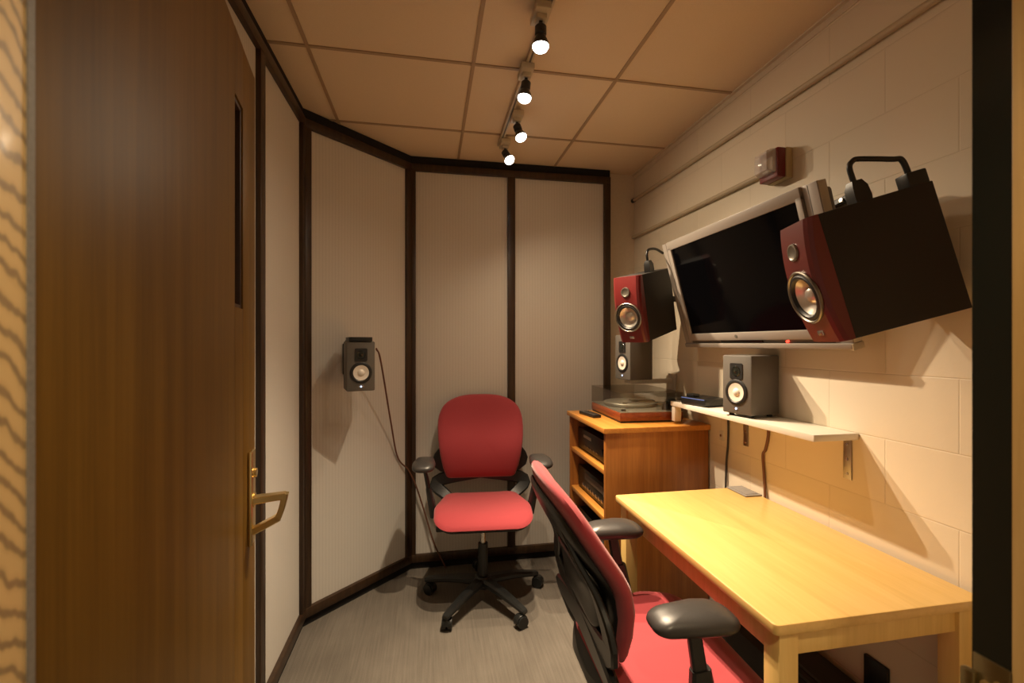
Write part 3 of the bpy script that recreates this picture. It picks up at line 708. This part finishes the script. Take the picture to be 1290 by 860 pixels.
m.box2((-w2 + th_, -d2, .056), (w2 - th_, -d2 + th_, lz)); m.box2((-w2 + th_, d2 - th_, .056), (w2 - th_, d2, lz)); m.box2((-w2, -d2, lz), (w2, d2, lz + th_))
ld_ = m.build('dust_cover', 'lid', tt); ld_['label'] = 'smoked clear dust cover'
for y in (-.12, .12):
    m = MB(); m.box2((w2 - .002, y - .02, .03), (w2 + .006, y + .02, .07), .002); m.build('hinge', 'black', tt)
# remote
rc = empty('remote_control', (.872, 2.375, .963), R(8), 'slim remote control lying on the cabinet in front of the turntable', 'remote control')
m = MB(); m.box2((-.024, -.085, 0), (.024, .085, .018), .005); m.build('body', 'black', rc)
m = MB(); m.box2((-.019, -.070, .017), (.019, .078, .0195), .001); fp = m.build('face_plate', 'chrome', rc)
for i in range(6):
    for j in range(3):
        m = MB(); m.cyl((-.011 + j * .011, -.055 + i * .018, .019), (-.011 + j * .011, -.055 + i * .018, .0215), .0035, seg=10); m.build('button', 'rubber', fp)

# ------------------------------------------------------------------ office chairs
def office_chair(loc, rz, label, recline, base_rot, arm_dx, arm_z, arm_y, seat_z=.475, back_y=-.25, arm_yaw=0.0):
    """forward = local +y"""
    r = empty('office_chair', loc, rz, label, 'office chair', 'red office chairs')
    # base
    m = MB(); m.lathe([(0, .070), (.040, .070), (.046, .080), (.046, .118), (.038, .130), (.0, .130)], cap0=False, cap1=False); m.build('base_hub', 'chair_black', r)
    for k in range(5):
        a = base_rot + k * 2 * PI / 5; d = Vector((math.cos(a), math.sin(a), 0)); sd = Vector((-d.y, d.x, 0))
        m = MB(); m.sweep([d * .030 + Vector((0, 0, .102)), d * .16 + Vector((0, 0, .096)), d * .30 + Vector((0, 0, .076)), d * .325 + Vector((0, 0, .070))],
                          [(.062, .044), (.050, .036), (.038, .026), (.030, .020)], sd, 5, rnd=.55)
        m.build('base_leg', 'chair_black', r)
        p = d * .312; ca_ = a + 1.9 + k * .9; wd = Vector((math.cos(ca_), math.sin(ca_), 0)); ws = Vector((-wd.y, wd.x, 0))
        q = p + wd * .016
        m = MB(); m.cyl(p + Vector((0, 0, .050)), p + Vector((0, 0, .074)), .008)
        MM = axis_m((q.x, q.y, .030), wd, Vector((0, 0, 1)), wd.cross(Vector((0, 0, 1))))
        arc = [(math.cos(R(t_)) * .0325, math.sin(R(t_)) * .0325) for t_ in range(0, 181, 15)]
        m.prism(arc + [(-.022, 0), (-.012, -.004), (.012, -.004), (.022, 0)], -.014, .014, MM, .003)
        cs = m.build('caster', 'chair_black', r)
        for s in (-1, 1):
            c0 = Vector((q.x, q.y, .0285)) + ws * s * .014
            m = MB(); m.cyl(c0 - ws * .010, c0 + ws * .010, .0283, seg=24); m.build('wheel', 'chair_black', cs)
    m = MB(); m.cyl((0, 0, .125), (0, 0, .30), .026); m.build('gas_column', 'chair_black', r)
    m = MB(); m.cyl((0, 0, .29), (0, 0, .385), .0145); m.build('piston', 'chrome', r)
    # mechanism
    m = MB(); m.ring_loft([[Vector((x * a, y * b - .05, z)) for x, y in ((-.10, -.14), (.10, -.14), (.10, .12), (-.10, .12))] for z, a, b in ((seat_z - .108, .55, .6), (seat_z - .085, .95, 1.0), (seat_z - .045, 1.0, 1.1))])
    m.sweep([(0, -.12, seat_z - .075), (0, -.24, seat_z - .065)], [(.20, .05)] * 2, (1, 0, 0), 0)
    m.build('mechanism', 'chair_black', r)
    m = MB(); m.sweep([(.08, .02, seat_z - .075), (.20, .03, seat_z - .085), (.235, .035, seat_z - .088)], [(.022, .012), (.022, .012), (.03, .014)], (0, 1, 0), 3); m.box2((.185, .005, seat_z - .115), (.245, .045, seat_z - .080), .006)
    m.build('height_lever', 'chair_black', r)
    # seat
    out = rounded_poly([(-.192, -.268), (.192, -.268), (.256, .0), (.250, .190), (-.250, .190), (-.256, .0)], [.09, .09, .3, .085, .085, .3], 8)
    def sb(x, y): return seat_z - .030 + .42 * x * x * (1.0 if y < 0 else max(.2, 1 - y * 4)) - 1.5 * max(0, y - .07) ** 2 - .05 * max(0, y - .1)
    m = MB(); m.cushion(out, .028, .022, sb, k=5.0); m.build('seat', 'red', r, sharp=60)
    out2 = [(p.x * .965, p.y * .95 - .008) for p in out]
    m = MB(); m.cushion(out2, .004, .028, lambda x, y: sb(x, y) - .021, k=6.0); m.build('seat_pan', 'chair_black', r, sharp=60)
    # back
    t_ = recline; BM = axis_m((0, back_y, seat_z + .085), (-1, 0, 0), (0, -math.sin(t_), math.cos(t_)), (0, math.cos(t_), math.sin(t_)))
    arc = []
    for i in range(25):
        q = PI * i / 24; c_, s_ = math.cos(q), math.sin(q)
        arc.append((math.copysign(abs(c_) ** (2 / 2.7), c_) * .252, .285 + .195 * abs(s_) ** (2 / 2.7)))
    side = lambda sg: [Vector((sg * (.252 - .048 * ((.285 - z) / .293) ** 1.6), z)) for z in ((.06, .12, .18, .23) if sg > 0 else (.23, .18, .12, .06))]
    ob = [Vector(p) for p in arc] + side(-1) + rounded_poly([(-.2105, .05), (-.204, -.008), (.204, -.008), (.2105, .05)], [0, .04, .04, 0], 8)[1:-1] + side(1)
    def bb(x, y): return .30 * x * x + .040 * math.exp(-((y - .17) / .12) ** 2) - .55 * max(0, y - .26) ** 2 - 1.6 * max(0, .11 - y) ** 2
    m = MB(); m.cushion(ob, .028, .030, bb, BM, k=6.0, cen=(0, .23)); m.build('backrest', 'red', r, sharp=60)
    ob2 = [(p.x * .90, .225 + (p.y - .225) * .90 - .012) for p in ob]
    m = MB(); m.cushion(ob2, .004, .022, lambda x, y: bb(x, y) - .028, BM, k=6.0, cen=(0, .22))
    bs = m.build('back_shell', 'chair_black', r, sharp=60)
    for k in range(6):
        m = MB(); z = .045 + k * .022; hw = .150 - abs(k - 2) * .004
        m.sweep([(-hw, z, bb(hw, z) - .0465), (0, z, bb(0, z) - .0485), (hw, z, bb(hw, z) - .0465)], [(.009, .006)] * 3, (0, 1, 0), 4, BM)
        m.build('lumbar_rib', 'black_matte', bs)
    for s in (-1, 1):
        def bp(x, y, o): return BM @ Vector((x, y, bb(x, y) - o))
        pth = [Vector((s * .10, -.20, seat_z - .060)), Vector((s * .205, -.255, seat_z - .020)), Vector((s * .235, back_y - .045, seat_z + .06)), bp(s * .222, .06, .062), bp(s * .205, .18, .066), bp(s * .175, .29, .052), bp(s * .150, .36, .040)]
        m = MB(); m.sweep(pth, [(.05, .03), (.062, .030), (.074, .026), (.070, .022), (.052, .018), (.036, .014), (.026, .010)], (1, 0, 0), 6, rnd=.5)
        m.build('back_upright', 'chair_black', r)
    # black cover behind the rear edge of the seat
    m = MB(); oc = rounded_poly([(-.19, -.085), (.19, -.085), (.225, -.012), (-.225, -.012)], [.06, .06, .02, .02], 6)
    m.cushion(oc, .012, .014, lambda x, y: .75 * x * x + .15 * min(0, y), axis_m((0, back_y - .030, seat_z - .005), (-1, 0, 0), (0, 0, 1), (0, 1, 0)), k=6.0); m.build('rear_cover', 'chair_black', r, sharp=60)
    # lower back housing between the uprights
    m = MB(); oc = rounded_poly([(-.17, .075), (.17, .075), (.20, .20), (-.20, .20)], [.05, .05, .08, .08], 6)
    m.cushion(oc, .006, .012, lambda x, y: bb(x, y) - .060, BM, k=6.0); m.build('lower_back_cover', 'chair_black', r, sharp=60)
    # arms
    for s in (-1, 1):
        px_, py_ = s * arm_dx, arm_y
        sup = MB(); sup.sweep([(s * .12, -.05, seat_z - .070), (s * .225, -.05, seat_z - .068), (s * .262, -.05, seat_z - .045)], [(.07, .028)] * 3, (0, 1, 0), 4)
        sup.sweep([(s * .262, -.05, seat_z - .055), (s * (.262 + (arm_dx - .262) * .3), (-.05 * 2 + py_) / 3, seat_z + .03), (s * (.262 + (arm_dx - .262) * .55), (-.05 + py_) / 2, seat_z + .10)], [(.074, .034), (.066, .032), (.050, .028)], (0, 1, 0), 4, rnd=.5)
        ar = sup.build('armrest', 'chair_black', r)
        st_ = MB(); st_.sweep([(s * (.262 + (arm_dx - .262) * .5), (-.05 + py_) / 2, seat_z + .08), (px_, py_, arm_z - .034)], [(.038, .020), (.034, .018)], (0, 1, 0), 0, rnd=.5)
        st_.box2((px_ - .03, py_ - .055, arm_z - .042), (px_ + .03, py_ + .055, arm_z - .030), .004)
        st_.build('arm_post', 'chair_black', ar)
        ol = rounded_poly([(-.044, -.110), (.044, -.110), (.060, .02), (.055, .110), (-.055, .110), (-.060, .02)], [.035, .035, .1, .045, .045, .1], 7)
        PM = Matrix.Translation((px_, py_, arm_z - .018)) @ Matrix.Rotation(arm_yaw * s, 4, 'Z')
        pd = MB(); pd.cushion(ol, .027, .029, lambda x, y: -.6 * y * y, PM, k=3.0); pd.build('arm_pad', 'arm_pad', ar, sharp=60)
    return r
office_chair((.283, 2.400, 0), R(176), 'red office chair against the back wall facing the doorway', R(8), R(90) + PI, .308, .748, .0, .497, -.252)
office_chair((.735, 1.270, 0), R(-92), 'red office chair pulled up to the desk, seen from behind its side', R(19), R(100), .268, .712, -.094, .466, -.240)

# ------------------------------------------------------------------ lights of the hall outside, world
def area(name, loc, aim, size, e, col):
    l = bpy.data.lights.new(name, 'AREA'); l.energy = e; l.color = col; l.shape = 'SQUARE'; l.size = size
    o = bpy.data.objects.new(name, l); COL.objects.link(o); o.location = loc
    o.rotation_euler = (Vector(aim) - Vector(loc)).to_track_quat('-Z', 'Y').to_euler(); return o
hl_ = bpy.data.lights.new('hall_downlight', 'SPOT'); hl_.energy = 46; hl_.color = (1.0, .77, .46); hl_.spot_size = R(96); hl_.spot_blend = .4; hl_.shadow_soft_size = .06
ho = bpy.data.objects.new('hall_downlight', hl_); COL.objects.link(ho); ho.location = (.16, -.25, 2.45)
w = bpy.data.worlds.new('world'); SC.world = w; w.use_nodes = True
w.node_tree.nodes['Background'].inputs[0].default_value = (1.0, .76, .5, 1); w.node_tree.nodes['Background'].inputs[1].default_value = .24

# ------------------------------------------------------------------ camera
cd = bpy.data.cameras.new('camera'); cd.sensor_width = 36; cd.lens = 570 / 1290 * 36; cd.shift_y = 2 / 1290; cd.clip_start = .02
cd.dof.use_dof = True; cd.dof.focus_distance = 1.95; cd.dof.aperture_fstop = 5.0
cam = bpy.data.objects.new('camera', cd); COL.objects.link(cam); cam.location = (0, 0, 1.363); cam.rotation_euler = (R(90), 0, -R(10.4))
SC.camera = cam
SC.view_settings.view_transform = 'Standard'; SC.view_settings.look = 'None'; SC.view_settings.gamma = 1; SC.view_settings.use_curve_mapping = False
SC.view_settings.exposure = 0.36
SC.cycles.use_denoising = True; SC.cycles.max_bounces = 10; SC.cycles.diffuse_bounces = 6; SC.cycles.transparent_max_bounces = 12
SC.cycles.caustics_reflective = False; SC.cycles.caustics_refractive = False
